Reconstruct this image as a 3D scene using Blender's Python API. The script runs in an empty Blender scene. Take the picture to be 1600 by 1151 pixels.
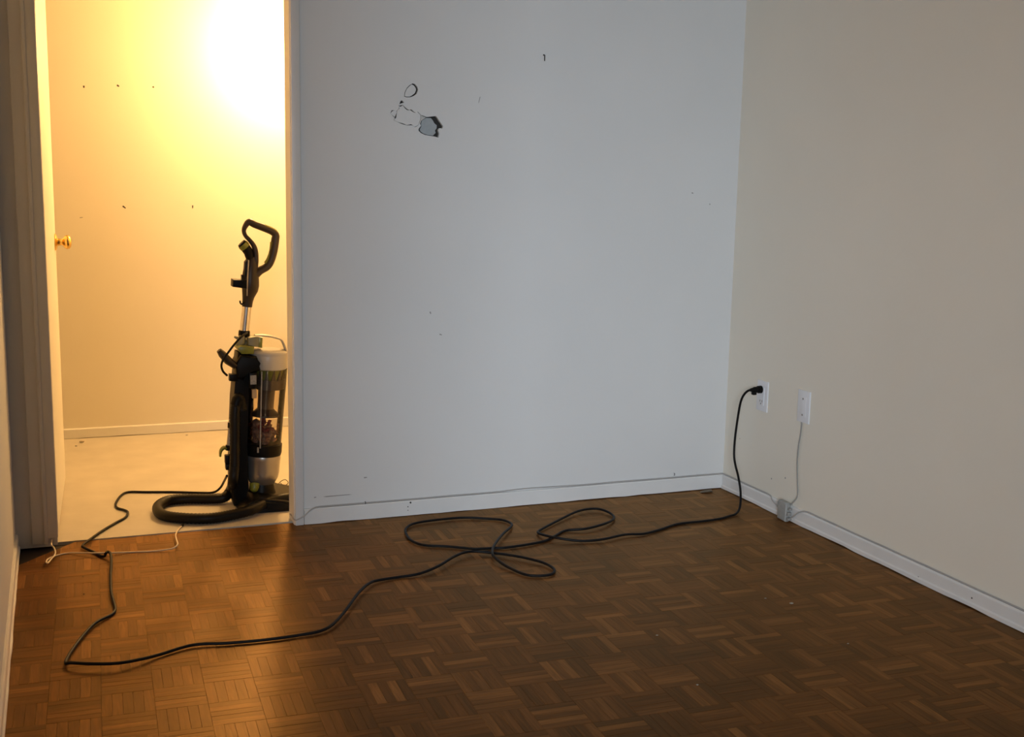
import bpy, bmesh, math, random
from mathutils import Vector, Matrix, geometry

random.seed(7)
SC = bpy.context.scene
COL = SC.collection

# ------------------------------------------------------------------ camera
F_PX, CAM_H = 1835.4, 1.2
RIGHT = Vector((0.93248913, -0.36065771, 0.01974915))
DOWN = Vector((-0.03990687, -0.15721377, -0.98675796))
FWD = Vector((0.35898671, 0.91935295, -0.16099286))
CAM = Vector((0, 0, CAM_H))
cd = bpy.data.cameras.new('camera')
cd.sensor_fit = 'HORIZONTAL'; cd.sensor_width = 36.0; cd.lens = 36.0 * F_PX / 1600.0
cd.clip_start = 0.02; cd.clip_end = 60
cam = bpy.data.objects.new('camera', cd); COL.objects.link(cam)
m = Matrix((RIGHT, -DOWN, -FWD)).transposed().to_4x4(); m.translation = CAM
cam.matrix_world = m
SC.camera = cam

# ------------------------------------------------------------------ world, daylight, exposure
w = bpy.data.worlds.new('world'); SC.world = w; w.use_nodes = True
bgn = w.node_tree.nodes['Background']
bgn.inputs[0].default_value = (0.75, 0.86, 1.0, 1); bgn.inputs[1].default_value = 0.8
ld = bpy.data.lights.new('window_daylight', 'AREA')
ld.shape = 'RECTANGLE'; ld.size = 1.75; ld.size_y = 1.25; ld.energy = 29; ld.color = (0.79, 0.90, 1.02); ld.spread = math.radians(60)
lo = bpy.data.objects.new('window_daylight', ld); COL.objects.link(lo)
lo.location = (-1.25, -2.52, 1.5)
lo.rotation_euler = (math.radians(80), 0, math.radians(-24))
SC.view_settings.view_transform = 'Standard'
SC.view_settings.look = 'None'
SC.view_settings.exposure = 0.0
SC.view_settings.gamma = 1.0
SC.view_settings.use_curve_mapping = False
HALL_LAMP_W = 80.0
HALL_LAMP = Vector((1.015, 5.24, 1.84))

# ------------------------------------------------------------------ room numbers (metres)
YB, YH = 3.912, 4.005          # doorway wall: room face, hall face
XR, XL = 2.434, -0.152         # right wall, left wall
YF = 5.51                      # far wall of the hall
CEIL = 2.4
XJ0, XJ1 = -0.026, 0.735       # doorway opening
YREAR, XWIDE, YTURN = -2.6, -2.6, 1.0

# ------------------------------------------------------------------ helpers
def ray(x, y):
    return RIGHT * ((x - 800) / F_PX) + DOWN * ((y - 575.5) / F_PX) + FWD
def flr(x, y, z=0.0):
    d = ray(x, y); return CAM + d * ((z - CAM_H) / d.z)
def atY(x, y, Y):
    d = ray(x, y); return CAM + d * (Y / d.y)
def atX(x, y, X):
    d = ray(x, y); return CAM + d * (X / d.x)
def depth(p):
    return (Vector(p) - CAM).dot(FWD)
def project(p):
    v = Vector(p) - CAM; c = v.dot(FWD)
    return 800 + F_PX * v.dot(RIGHT) / c, 575.5 + F_PX * v.dot(DOWN) / c

def mat(name, col, rough=0.5, metal=0.0, spec=0.5, var=0.0, scale=6.0, bump=0.0, bscale=200.0, coat=0.0, col2=None):
    m = bpy.data.materials.new(name); m.use_nodes = True
    nt = m.node_tree; b = nt.nodes['Principled BSDF']
    b.inputs['Base Color'].default_value = (*col, 1); b.inputs['Roughness'].default_value = rough
    b.inputs['Metallic'].default_value = metal; b.inputs['Specular IOR Level'].default_value = spec
    b.inputs['Coat Weight'].default_value = coat
    g = nt.nodes.new('ShaderNodeNewGeometry')
    if var or col2:
        n = nt.nodes.new('ShaderNodeTexNoise'); n.inputs['Scale'].default_value = scale; n.inputs['Detail'].default_value = 5
        nt.links.new(g.outputs['Position'], n.inputs['Vector'])
        r = nt.nodes.new('ShaderNodeValToRGB')
        a = col2 if col2 else tuple(c * (1 - var) for c in col)
        r.color_ramp.elements[0].position = 0.3; r.color_ramp.elements[1].position = 0.7
        r.color_ramp.elements[0].color = (*a, 1); r.color_ramp.elements[1].color = (*col, 1)
        nt.links.new(n.outputs['Fac'], r.inputs['Fac']); nt.links.new(r.outputs['Color'], b.inputs['Base Color'])
    if bump:
        n2 = nt.nodes.new('ShaderNodeTexNoise'); n2.inputs['Scale'].default_value = bscale; n2.inputs['Detail'].default_value = 3
        nt.links.new(g.outputs['Position'], n2.inputs['Vector'])
        bp = nt.nodes.new('ShaderNodeBump'); bp.inputs['Strength'].default_value = bump; bp.inputs['Distance'].default_value = 0.002
        nt.links.new(n2.outputs['Fac'], bp.inputs['Height']); nt.links.new(bp.outputs['Normal'], b.inputs['Normal'])
    return m

def parquet_mat(name, along_x):
    m = bpy.data.materials.new(name); m.use_nodes = True
    nt = m.node_tree; N = nt.nodes; L = nt.links; b = N['Principled BSDF']
    g = N.new('ShaderNodeNewGeometry'); oi = N.new('ShaderNodeObjectInfo')
    ad = N.new('ShaderNodeMath'); ad.operation = 'ADD'
    L.new(g.outputs['Random Per Island'], ad.inputs[0]); L.new(oi.outputs['Random'], ad.inputs[1])
    fr = N.new('ShaderNodeMath'); fr.operation = 'FRACT'; L.new(ad.outputs[0], fr.inputs[0])
    ramp = N.new('ShaderNodeValToRGB'); L.new(fr.outputs[0], ramp.inputs['Fac'])
    cr = ramp.color_ramp
    cr.elements[0].position = 0.0; cr.elements[0].color = (0.080, 0.030, 0.008, 1)
    cr.elements[1].position = 1.0; cr.elements[1].color = (0.25, 0.105, 0.030, 1)
    e = cr.elements.new(0.35); e.color = (0.118, 0.043, 0.011, 1)
    e = cr.elements.new(0.8); e.color = (0.158, 0.060, 0.016, 1)
    # grain stretched along the strip
    off = N.new('ShaderNodeVectorMath'); off.operation = 'SCALE'; off.inputs[0].default_value = (7, 5, 3)
    L.new(fr.outputs[0], off.inputs['Scale'])
    mp = N.new('ShaderNodeMapping'); L.new(g.outputs['Position'], mp.inputs['Vector']); L.new(off.outputs[0], mp.inputs['Location'])
    mp.inputs['Scale'].default_value = (9, 130, 20) if along_x else (130, 9, 20)
    no = N.new('ShaderNodeTexNoise'); no.inputs['Scale'].default_value = 1.0; no.inputs['Detail'].default_value = 6; no.inputs['Distortion'].default_value = 0.6
    L.new(mp.outputs[0], no.inputs['Vector'])
    gr = N.new('ShaderNodeValToRGB'); L.new(no.outputs['Fac'], gr.inputs['Fac'])
    gr.color_ramp.elements[0].position = 0.3; gr.color_ramp.elements[0].color = (0.5, 0.46, 0.42, 1)
    gr.color_ramp.elements[1].position = 0.68; gr.color_ramp.elements[1].color = (1.15, 1.12, 1.08, 1)
    mx = N.new('ShaderNodeMixRGB'); mx.blend_type = 'MULTIPLY'; mx.inputs['Fac'].default_value = 0.85
    L.new(ramp.outputs['Color'], mx.inputs['Color1']); L.new(gr.outputs['Color'], mx.inputs['Color2'])
    # worn / dirty patches
    wn = N.new('ShaderNodeTexNoise'); wn.inputs['Scale'].default_value = 2.6; wn.inputs['Detail'].default_value = 6
    L.new(g.outputs['Position'], wn.inputs['Vector'])
    wr = N.new('ShaderNodeValToRGB'); L.new(wn.outputs['Fac'], wr.inputs['Fac'])
    wr.color_ramp.elements[0].position = 0.35; wr.color_ramp.elements[0].color = (0.78, 0.76, 0.74, 1)
    wr.color_ramp.elements[1].position = 0.65; wr.color_ramp.elements[1].color = (1.05, 1.05, 1.05, 1)
    m2 = N.new('ShaderNodeMixRGB'); m2.blend_type = 'MULTIPLY'; m2.inputs['Fac'].default_value = 1
    L.new(mx.outputs['Color'], m2.inputs['Color1']); L.new(wr.outputs['Color'], m2.inputs['Color2'])
    L.new(m2.outputs['Color'], b.inputs['Base Color'])
    rr = N.new('ShaderNodeMapRange'); L.new(wn.outputs['Fac'], rr.inputs['Value'])
    rr.inputs['To Min'].default_value = 0.28; rr.inputs['To Max'].default_value = 0.46
    L.new(rr.outputs['Result'], b.inputs['Roughness'])
    bp = N.new('ShaderNodeBump'); bp.inputs['Strength'].default_value = 0.25; bp.inputs['Distance'].default_value = 0.001
    L.new(no.outputs['Fac'], bp.inputs['Height']); L.new(bp.outputs['Normal'], b.inputs['Normal'])
    b.inputs['Specular IOR Level'].default_value = 0.0
    gl = N.new('ShaderNodeBsdfGlossy'); gl.inputs['Color'].default_value = (0.98, 0.68, 0.38, 1)
    L.new(rr.outputs['Result'], gl.inputs['Roughness']); L.new(bp.outputs['Normal'], gl.inputs['Normal'])
    fn = N.new('ShaderNodeFresnel'); fn.inputs['IOR'].default_value = 1.32; L.new(bp.outputs['Normal'], fn.inputs['Normal'])
    ms = N.new('ShaderNodeMixShader'); L.new(fn.outputs[0], ms.inputs[0]); L.new(b.outputs[0], ms.inputs[1]); L.new(gl.outputs[0], ms.inputs[2])
    L.new(ms.outputs[0], N['Material Output'].inputs['Surface'])
    return m

M = {
    'wall': mat('wall_paint', (0.735, 0.735, 0.725), 0.55, var=0.045, scale=1.8, bump=0.08, bscale=90),
    'wall_r': mat('wall_paint_warm_bounce', (0.83, 0.79, 0.69), 0.55, var=0.045, scale=1.8, bump=0.08, bscale=90),  # same paint as the other walls, with warm bounce light put into the colour
    'hall_wall': mat('hall_wall_paint', (0.76, 0.72, 0.62), 0.42, var=0.04, scale=2.0),
    'trim': mat('trim_paint', (0.76, 0.755, 0.74), 0.4, var=0.05, scale=9, bump=0.15, bscale=60),
    'door': mat('door_paint', (0.78, 0.76, 0.70), 0.4, var=0.03, scale=4),
    'hall_floor': mat('hall_floor_vinyl', (0.57, 0.53, 0.46), 0.45, var=0.14, scale=7),
    'subfloor': mat('subfloor', (0.035, 0.024, 0.018), 0.8),
    'ceiling': mat('ceiling_bounce_tint', (0.48, 0.41, 0.31), 0.8),  # unseen ceiling, colour darkened and warmed to tint the bounce light
    'rear': mat('rear_wall_bounce_tint', (0.30, 0.25, 0.19), 0.8),  # unseen walls, made dark tan so the bounced light turns brown
    'px': parquet_mat('parquet_oak_across', True),
    'py': parquet_mat('parquet_oak_along', False),
    'gypsum': mat('gypsum', (0.62, 0.61, 0.58), 0.9, var=0.2, scale=120),
    'backing': mat('plaster_backing', (0.42, 0.46, 0.48), 0.85, var=0.1, scale=60),
    'cavity': mat('wall_cavity_shade', (0.05, 0.045, 0.04), 0.95),
    'mark': mat('dark_scuff', (0.06, 0.055, 0.05), 0.8),
    'scuff': mat('grey_scuff', (0.34, 0.33, 0.32), 0.8),
    'brass': mat('brass', (0.78, 0.52, 0.16), 0.22, metal=1.0),
    'black': mat('black_plastic', (0.005, 0.0045, 0.004), 0.4, spec=0.12),
    'dkbrown': mat('handle_plastic', (0.026, 0.017, 0.011), 0.4, spec=0.3),
    'hose': mat('hose_rubber', (0.008, 0.007, 0.005), 0.42, spec=0.2),
    'cord': mat('cord_rubber', (0.005, 0.004, 0.004), 0.5, spec=0.2),
    'lime': mat('lime_plastic', (0.17, 0.18, 0.022), 0.35),
    'limegrey': mat('grey_latch_plastic', (0.20, 0.185, 0.10), 0.4),
    'silver': mat('silver_plastic', (0.36, 0.34, 0.32), 0.3, metal=0.75),
    'lid': mat('lid_grey_plastic', (0.33, 0.32, 0.30), 0.35),
    'chrome': mat('wand_metal', (0.62, 0.58, 0.56), 0.2, metal=1.0),
    'label': mat('label_foil', (0.34, 0.33, 0.31), 0.4, var=0.5, scale=300),
    'sticker': mat('sticker_tan', (0.42, 0.30, 0.16), 0.6),
    'cyclone': mat('cyclone_plastic', (0.05, 0.035, 0.028), 0.4),
    'dirt': mat('dust_lint', (0.30, 0.165, 0.12), 1.0, var=0.6, scale=60),
    'dirt2': mat('reddish_lint', (0.17, 0.035, 0.04), 1.0, var=0.4, scale=80),
    'plate': mat('white_plate_plastic', (0.78, 0.79, 0.82), 0.3),
    'slot': mat('slot_dark', (0.03, 0.03, 0.03), 0.6),
    'screw': mat('screw_metal', (0.30, 0.29, 0.28), 0.4, metal=0.6),
    'box': mat('junction_grey', (0.36, 0.36, 0.34), 0.5, var=0.15, scale=80),
    'cable': mat('painted_cable', (0.42, 0.405, 0.39), 0.5),
    'cable_g': mat('grey_cable', (0.30, 0.29, 0.27), 0.5),
    'wcord': mat('cream_cord', (0.80, 0.68, 0.52), 0.5),
    'chip': mat('plaster_chip', (0.34, 0.29, 0.22), 0.9),
    'nail': mat('nail_steel', (0.04, 0.035, 0.03), 0.5, metal=0.5),
    'winframe': mat('window_frame_paint', (0.8, 0.8, 0.8), 0.4),
}
def bin_mat():
    m = bpy.data.materials.new('bin_clear_plastic'); m.use_nodes = True
    nt = m.node_tree; nt.nodes.clear()
    o = nt.nodes.new('ShaderNodeOutputMaterial'); t = nt.nodes.new('ShaderNodeBsdfTransparent'); t.inputs[0].default_value = (0.90, 0.84, 0.77, 1)
    gl = nt.nodes.new('ShaderNodeBsdfGlossy'); gl.inputs['Roughness'].default_value = 0.08
    fr = nt.nodes.new('ShaderNodeFresnel'); fr.inputs[0].default_value = 1.45
    mx = nt.nodes.new('ShaderNodeMixShader')
    nt.links.new(fr.outputs[0], mx.inputs[0]); nt.links.new(t.outputs[0], mx.inputs[1]); nt.links.new(gl.outputs[0], mx.inputs[2])
    nt.links.new(mx.outputs[0], o.inputs[0]); return m
M['bin'] = bin_mat()
def bulb_mat():
    m = bpy.data.materials.new('bulb_glow'); m.use_nodes = True
    b = m.node_tree.nodes['Principled BSDF']
    b.inputs['Emission Color'].default_value = (1, 0.72, 0.36, 1); b.inputs['Emission Strength'].default_value = 30
    return m
M['bulb'] = bulb_mat()
def glass_mat():
    m = bpy.data.materials.new('window_glass'); m.use_nodes = True
    nt = m.node_tree; nt.nodes.clear()
    o = nt.nodes.new('ShaderNodeOutputMaterial'); t = nt.nodes.new('ShaderNodeBsdfTransparent')
    nt.links.new(t.outputs[0], o.inputs[0]); return m
M['glass'] = glass_mat()

def tag(o, label=None, cat=None, kind=None, group=None):
    if label: o['label'] = label
    if cat: o['category'] = cat
    if kind: o['kind'] = kind
    if group: o['group'] = group
    return o

def obj(name, bm, material, parent=None, smooth=False, label=None, cat=None, kind=None, group=None):
    me = bpy.data.meshes.new(name)
    bmesh.ops.recalc_face_normals(bm, faces=bm.faces)
    bm.to_mesh(me); bm.free()
    mats = material if isinstance(material, (list, tuple)) else [material]
    for k in mats: me.materials.append(M[k])
    if smooth:
        for p in me.polygons: p.use_smooth = True
        try: me.set_sharp_from_angle(angle=math.radians(40))
        except Exception: pass
    o = bpy.data.objects.new(name, me); COL.objects.link(o)
    if parent is not None:
        o.parent = parent
        o.matrix_parent_inverse = parent.matrix_world.inverted()
    return tag(o, label, cat, kind, group)

def empty(name, loc, label, cat, group=None):
    o = bpy.data.objects.new(name, None); COL.objects.link(o); o.location = loc
    o.matrix_world = Matrix.Translation(Vector(loc)); o.empty_display_size = 0.05
    return tag(o, label, cat, None, group)

def B(): return bmesh.new()
def box(bm, a, b, bevel=0.0, seg=2):
    x0, y0, z0 = [min(a[i], b[i]) for i in range(3)]; x1, y1, z1 = [max(a[i], b[i]) for i in range(3)]
    v = [bm.verts.new(p) for p in ((x0,y0,z0),(x1,y0,z0),(x1,y1,z0),(x0,y1,z0),(x0,y0,z1),(x1,y0,z1),(x1,y1,z1),(x0,y1,z1))]
    fs = [bm.faces.new([v[i] for i in q]) for q in ((3,2,1,0),(4,5,6,7),(0,1,5,4),(1,2,6,5),(2,3,7,6),(3,0,4,7))]
    if bevel:
        es = list({e for f in fs for e in f.edges})
        bmesh.ops.bevel(bm, geom=es, offset=bevel, segments=seg, affect='EDGES', profile=0.5)
    return bm
def prism(bm, poly, axis, a, b, bevel=0.0, seg=2):
    """poly: list of 2-tuples; axis 'Y': (x,z) extruded in y, 'X': (y,z) extruded in x, 'Z': (x,y) extruded in z"""
    def P(p, t):
        return (p[0], t, p[1]) if axis == 'Y' else (t, p[0], p[1]) if axis == 'X' else (p[0], p[1], t)
    va = [bm.verts.new(P(p, a)) for p in poly]; vb = [bm.verts.new(P(p, b)) for p in poly]
    n = len(poly); fs = [bm.faces.new(va), bm.faces.new(vb[::-1])]
    for i in range(n): fs.append(bm.faces.new((va[i], va[(i+1) % n], vb[(i+1) % n], vb[i])))
    if bevel:
        es = list({e for f in fs[:2] for e in f.edges})
        bmesh.ops.bevel(bm, geom=es, offset=bevel, segments=seg, affect='EDGES', profile=0.5)
    return bm
def smooth_path(pts, sub=6):
    pts = [Vector(p) for p in pts]; out = []
    n = len(pts)
    for i in range(n - 1):
        p0 = pts[max(i-1, 0)]; p1 = pts[i]; p2 = pts[i+1]; p3 = pts[min(i+2, n-1)]
        for k in range(sub):
            t = k / sub
            out.append(0.5 * ((2*p1) + (p2-p0)*t + (2*p0-5*p1+4*p2-p3)*t*t + (3*p1-p0-3*p2+p3)*t*t*t))
    out.append(pts[-1]); return out
def lerp_list(vals, n):
    out = []
    for i in range(n):
        t = i / (n-1) * (len(vals)-1); k = min(int(t), len(vals)-2); u = t-k
        out.append(vals[k]*(1-u) + vals[k+1]*u)
    return out
def tube(bm, pts, rad, seg=12, cap=True, up=None, asp=1.0, closed=False):
    """ring sweep; rad scalar or list; up fixes the frame's second axis; asp = radius ratio along that axis"""
    pts = [Vector(p) for p in pts]; n = len(pts)
    if not isinstance(rad, (list, tuple)): rad = [rad]*n
    rings = []; ref = None
    for i, p in enumerate(pts):
        a = pts[max(i-1, 0)]; b = pts[min(i+1, n-1)]; t = (b-a)
        t = t.normalized() if t.length > 1e-9 else Vector((0, 0, 1))
        if up is not None: v = Vector(up)
        elif ref is None: v = Vector((0, 0, 1)) if abs(t.z) < 0.9 else Vector((1, 0, 0))
        else: v = ref
        v = (v - t*v.dot(t)).normalized(); ref = v; u = t.cross(v)
        rings.append([bm.verts.new(p + (u*math.cos(k*2*math.pi/seg) + v*math.sin(k*2*math.pi/seg)*asp)*rad[i]) for k in range(seg)])
    for i in range(n-1):
        for k in range(seg):
            bm.faces.new((rings[i][k], rings[i][(k+1) % seg], rings[i+1][(k+1) % seg], rings[i+1][k]))
    if cap: bm.faces.new(rings[0][::-1]); bm.faces.new(rings[-1])
    return bm
def lathe(bm, p0, p1, prof, seg=32, cap=True):
    """prof: (t along axis 0..1, radius)"""
    p0, p1 = Vector(p0), Vector(p1); ax = (p1-p0); d = ax.normalized()
    u = d.cross(Vector((0, 1, 0)) if abs(d.y) < 0.9 else Vector((1, 0, 0))).normalized(); v = d.cross(u)
    rings = [[bm.verts.new(p0 + ax*t + (u*math.cos(k*2*math.pi/seg) + v*math.sin(k*2*math.pi/seg))*r) for k in range(seg)] for t, r in prof]
    for i in range(len(rings)-1):
        for k in range(seg):
            bm.faces.new((rings[i][k], rings[i][(k+1) % seg], rings[i+1][(k+1) % seg], rings[i+1][k]))
    if cap: bm.faces.new(rings[0][::-1]); bm.faces.new(rings[-1])
    return bm
def blob(bm, c, r, sx=1, sy=1, sz=1, rough=0.25, sub=2):
    res = bmesh.ops.create_icosphere(bm, subdivisions=sub, radius=r)
    for v in res['verts']:
        k = 1 + random.uniform(-rough, rough); v.co = Vector((v.co.x*sx*k, v.co.y*sy*k, v.co.z*sz*k)) + Vector(c)
    return bm
def inside(p, poly):
    c = False; n = len(poly); j = n-1
    for i in range(n):
        if (poly[i][1] > p[1]) != (poly[j][1] > p[1]) and p[0] < (poly[j][0]-poly[i][0])*(p[1]-poly[i][1])/(poly[j][1]-poly[i][1])+poly[i][0]: c = not c
        j = i
    return c

# ================================================================== THE SETTING
# ---- floor with parquet strips
bm = B(); box(bm, (XWIDE-0.1, YREAR-0.1, -0.06), (XR+0.1, YB+0.035, -0.008))
floor = obj('floor', bm, 'subfloor', label='dark brown oak parquet floor in a basket weave of finger strips', cat='floor', kind='structure')
T = 0.115; SW = T/5; GAP = 0.0004; TH = 0.008
ANG = math.radians(-1.8); ORG = Vector((0.063, 2.832)); ca, sa = math.cos(ANG), math.sin(ANG)
def to_room(u, v): return (ORG.x + u*ca - v*sa, ORG.y + u*sa + v*ca)
def clip(poly, a, b, c):               # keep a*x+b*y<=c
    out = []
    for i in range(len(poly)):
        p, q = poly[i], poly[(i+1) % len(poly)]; dp = a*p[0]+b*p[1]-c; dq = a*q[0]+b*q[1]-c
        if dp <= 0: out.append(p)
        if (dp < 0) != (dq < 0) and abs(dp-dq) > 1e-12:
            t = dp/(dp-dq); out.append((p[0]+(q[0]-p[0])*t, p[1]+(q[1]-p[1])*t))
    return out
strips = []
for i in range(-26, 24):
    for j in range(-36, 13):
        for k in range(5):
            alx = (i + j) % 2 != 0
            if alx: u0, u1, v0, v1 = i*T, (i+1)*T, j*T+k*SW, j*T+(k+1)*SW
            else:   u0, u1, v0, v1 = i*T+k*SW, i*T+(k+1)*SW, j*T, (j+1)*T
            u0 += GAP/2; v0 += GAP/2; u1 -= GAP/2; v1 -= GAP/2
            q = [to_room(u0, v0), to_room(u1, v0), to_room(u1, v1), to_room(u0, v1)]
            cx = sum(p[0] for p in q)/4; cy = sum(p[1] for p in q)/4
            if cy < -1.2 or cx > XR+0.1 or cx < XWIDE or cy > YB+0.1: continue
            if cy > YTURN and cx < XL-0.06: continue
            full = list(q)
            q = clip(q, 1, 0, XR-0.006)
            if q: q = clip(q, 0, 1, YB+0.004 + (0.022 if XJ0 < cx < XJ1 else 0.0))
            if q and cy > YTURN: q = clip(q, -1, 0, -(XL+0.004))
            if q and cx < 0.05 and cy > 3.6: q = clip(q, -1.0, 0.87, 0.87*3.752+0.138)   # broken-off corner by the left door casing
            if not q or len(q) < 3: continue
            ar = abs(sum(q[a][0]*q[(a+1) % len(q)][1]-q[(a+1) % len(q)][0]*q[a][1] for a in range(len(q))))/2
            if ar < 2e-5: continue
            z = random.uniform(-0.0003, 0.0002)
            strips.append((q, q == full, alx, z, (cx, cy)))
def screen_area(q):
    s = [project((p[0], p[1], 0)) for p in q]
    x = sum(p[0] for p in s)/len(s); y = sum(p[1] for p in s)/len(s)
    if not (0 <= x <= 1600 and 300 <= y <= 1151) : return -1
    return abs(sum(s[a][0]*s[(a+1) % len(s)][1]-s[(a+1) % len(s)][0]*s[a][1] for a in range(len(s))))/2
order = sorted([(screen_area(s[0]), n) for n, s in enumerate(strips) if s[1]], reverse=True)
single = {n for a, n in order[:300] if a > 0}
base_mesh = {}
for alx in (True, False):
    b2 = B(); hx, hy = (T/2-GAP/2, SW/2-GAP/2) if alx else (SW/2-GAP/2, T/2-GAP/2)
    box(b2, (-hx, -hy, -TH), (hx, hy, 0))
    top = [e for e in b2.edges if all(v.co.z > -1e-6 for v in e.verts)]
    bmesh.ops.bevel(b2, geom=top, offset=0.0003, segments=1, affect='EDGES')
    me = bpy.data.meshes.new('parquet_strip'); b2.to_mesh(me); b2.free(); me.materials.append(M['px' if alx else 'py']); base_mesh[alx] = me
for n in sorted(single):
    q, full, alx, z, c = strips[n]
    o = bpy.data.objects.new('parquet_strip', base_mesh[alx]); COL.objects.link(o)
    o.parent = floor; o.location = (c[0], c[1], z); o.rotation_euler = (0, 0, ANG)
V, Fc, MI = [], [], []
for n, (q, full, alx, z, c) in enumerate(strips):
    if n in single: continue
    s = len(V); k = len(q)
    V += [(p[0], p[1], -TH) for p in q] + [(p[0], p[1], z) for p in q]
    Fc.append(tuple(range(s+k, s+2*k))); MI.append(0 if alx else 1)
    for a in range(k): Fc.append((s+a, s+(a+1) % k, s+k+(a+1) % k, s+k+a)); MI.append(0 if alx else 1)
me = bpy.data.meshes.new('parquet_field'); me.from_pydata(V, [], Fc); me.materials.append(M['px']); me.materials.append(M['py'])
me.polygons.foreach_set('material_index', MI); me.update()
o = bpy.data.objects.new('parquet_field', me); COL.objects.link(o); o.parent = floor; o['kind'] = 'stuff'

bm = B(); prism(bm, [(-0.9, YB+0.032), (XJ0, YB+0.030), (XJ0+0.3, YB+0.030), (XJ1, YB+0.036), (1.7, YB+0.036), (1.7, YF+0.1), (-0.9, YF+0.1)], 'Z', -0.05, 0.003)
obj('floor_hall', bm, 'hall_floor', label='cream scuffed sheet floor of the lit hall beyond the doorway', cat='floor', kind='structure')

# ---- doorway wall with the broken plaster
PX = lambda x, y: (590 + x/10.96, 120 + y/10.96)
def wallpt(x, y, Y=YB):
    p = atY(*PX(x, y), Y); return (p.x, p.z)
HA = [(600,112),(640,125),(680,170),(695,220),(670,290),(620,328),(560,348),(490,348),(455,335),(465,260),(500,190),(545,145)]
HB = [(405,400),(430,412),(455,442),(415,452),(375,470),(385,432)]
HC = [(345,490),(362,520),(365,555),(335,572),(320,590),(285,572),(245,570),(218,625),(255,665),(298,705),(272,742),(340,775),(430,812),(500,830),(590,828),(640,862),(690,836),(712,812),(716,790),(742,735),(744,655),(690,598),(655,612),(625,600),(575,556),(545,570),(508,552),(470,520),(430,478),(390,490)]
HD = [(752,655),(790,668),(840,688),(920,680),(1000,672),(1030,712),(1060,760),(1100,815),(1122,850),(1108,884),(1060,878),(1036,912),(1055,975),(1040,1040),(1005,1030),(960,1018),(880,1008),(800,990),(740,960),(705,925),(702,888),(742,838),(728,800),(750,740)]
holes = [[wallpt(*p) for p in h] for h in (HA, HB, HC, HD)]
def panel(bm, x0, x1, z0, z1, y, hl):
    pts = [(x0, z0), (x1, z0), (x1, z1), (x0, z1)]; ed = [(0,1),(1,2),(2,3),(3,0)]
    for h in hl:
        s = len(pts); pts += h; ed += [(s+i, s+(i+1) % len(h)) for i in range(len(h))]
    r = geometry.delaunay_2d_cdt([Vector(p) for p in pts], ed, [], 0, 1e-6)
    vs = [bm.verts.new((p.x, y, p.y)) for p in r[0]]
    for f in r[2]:
        c = sum((r[0][i] for i in f), Vector((0, 0)))/len(f)
        if any(inside(c, h) for h in hl): continue
        bm.faces.new([vs[i] for i in f])
bm = B()
panel(bm, XJ1-0.002, XR+0.1, 0, CEIL, YB, holes)
for f in bm.faces: f.material_index = 0
for h in holes:
    a = [bm.verts.new((p[0], YB, p[1])) for p in h]; b = [bm.verts.new((p[0], YB+0.013, p[1])) for p in h]
    for i in range(len(h)):
        f = bm.faces.new((a[i], a[(i+1) % len(h)], b[(i+1) % len(h)], b[i])); f.material_index = 1
bmesh.ops.remove_doubles(bm, verts=bm.verts, dist=1e-6)
for a, b in (((XJ1-0.002, YB+0.075, 0), (XR+0.1, YH, CEIL)), ((XJ1-0.002, YB+0.0005, 0), (XJ1+0.02, YB+0.075, CEIL)), ((XR, YB+0.0005, 0), (XR+0.1, YB+0.075, CEIL)),
             ((-0.9, YB, 0), (XJ0-0.018, YH, CEIL)), ((XJ0-0.018, YB, 2.05), (XJ1, YH, CEIL))):
    box(bm, a, b)
wall_back = obj('wall_back', bm, ['wall', 'gypsum'], label='off-white wall with broken plaster patch to the right of the doorway', cat='wall', kind='structure')
# pieces behind the holes
def flake(name, poly, y, material, tilt=(0, 0), thick=0.004):
    cx = sum(p[0] for p in poly)/len(poly); cz = sum(p[1] for p in poly)/len(poly)
    bm = B(); n = len(poly)
    yy = lambda p: y + (p[0]-cx)*tilt[0] + (p[1]-cz)*tilt[1]
    a = [bm.verts.new((p[0], yy(p), p[1])) for p in poly]; b = [bm.verts.new((p[0], yy(p)+thick, p[1])) for p in poly]
    bm.faces.new(a); bm.faces.new(b[::-1])
    for i in range(n): bm.faces.new((a[i], a[(i+1) % n], b[(i+1) % n], b[i]))
    bmesh.ops.triangulate(bm, faces=[f for f in bm.faces if len(f.verts) > 4])
    return obj(name, bm, material, wall_back)
def inset(poly, amt):
    cx = sum(p[0] for p in poly)/len(poly); cz = sum(p[1] for p in poly)/len(poly); out = []
    for i, p in enumerate(poly):
        d = Vector((cx-p[0], cz-p[1])); k = amt[i % len(amt)] if isinstance(amt, list) else amt
        out.append((p[0]+d.normalized().x*k, p[1]+d.normalized().y*k))
    return out
flapA = [(588,128),(625,150),(655,190),(662,225),(640,280),(600,312),(555,338),(492,338),(466,328),(476,262),(509,197),(552,155)]
flake('plaster_flap', [wallpt(*p) for p in flapA], YB+0.0015, 'wall', (0.06, 0))
mmC = [random.choice((0.0008, 0.0016, 0.003, 0.0042)) for _ in HC]
flake('plaster_flap', inset(holes[2], mmC), YB+0.0012, 'wall', (0, 0.0))
flapD = [(768,748),(845,700),(925,704),(960,745),(985,790),(1030,830),(1028,880),(1000,915),(1010,960),(962,1004),(880,998),(800,972),(742,935),(728,900),(760,850),(750,800)]
flake('plaster_backing', [wallpt(*p) for p in flapD], YB+0.008, 'backing', (0.10, -0.02))
flake('plaster_flap', [wallpt(*p) for p in ((755,662),(835,694),(765,745),(748,742))], YB+0.005, 'gypsum')
flake('plaster_flap', [wallpt(*p) for p in ((610,872),(640,862),(690,838),(738,842),(700,888),(700,925),(660,955),(625,940))], YB-0.0025, 'wall', thick=0.003)
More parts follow.
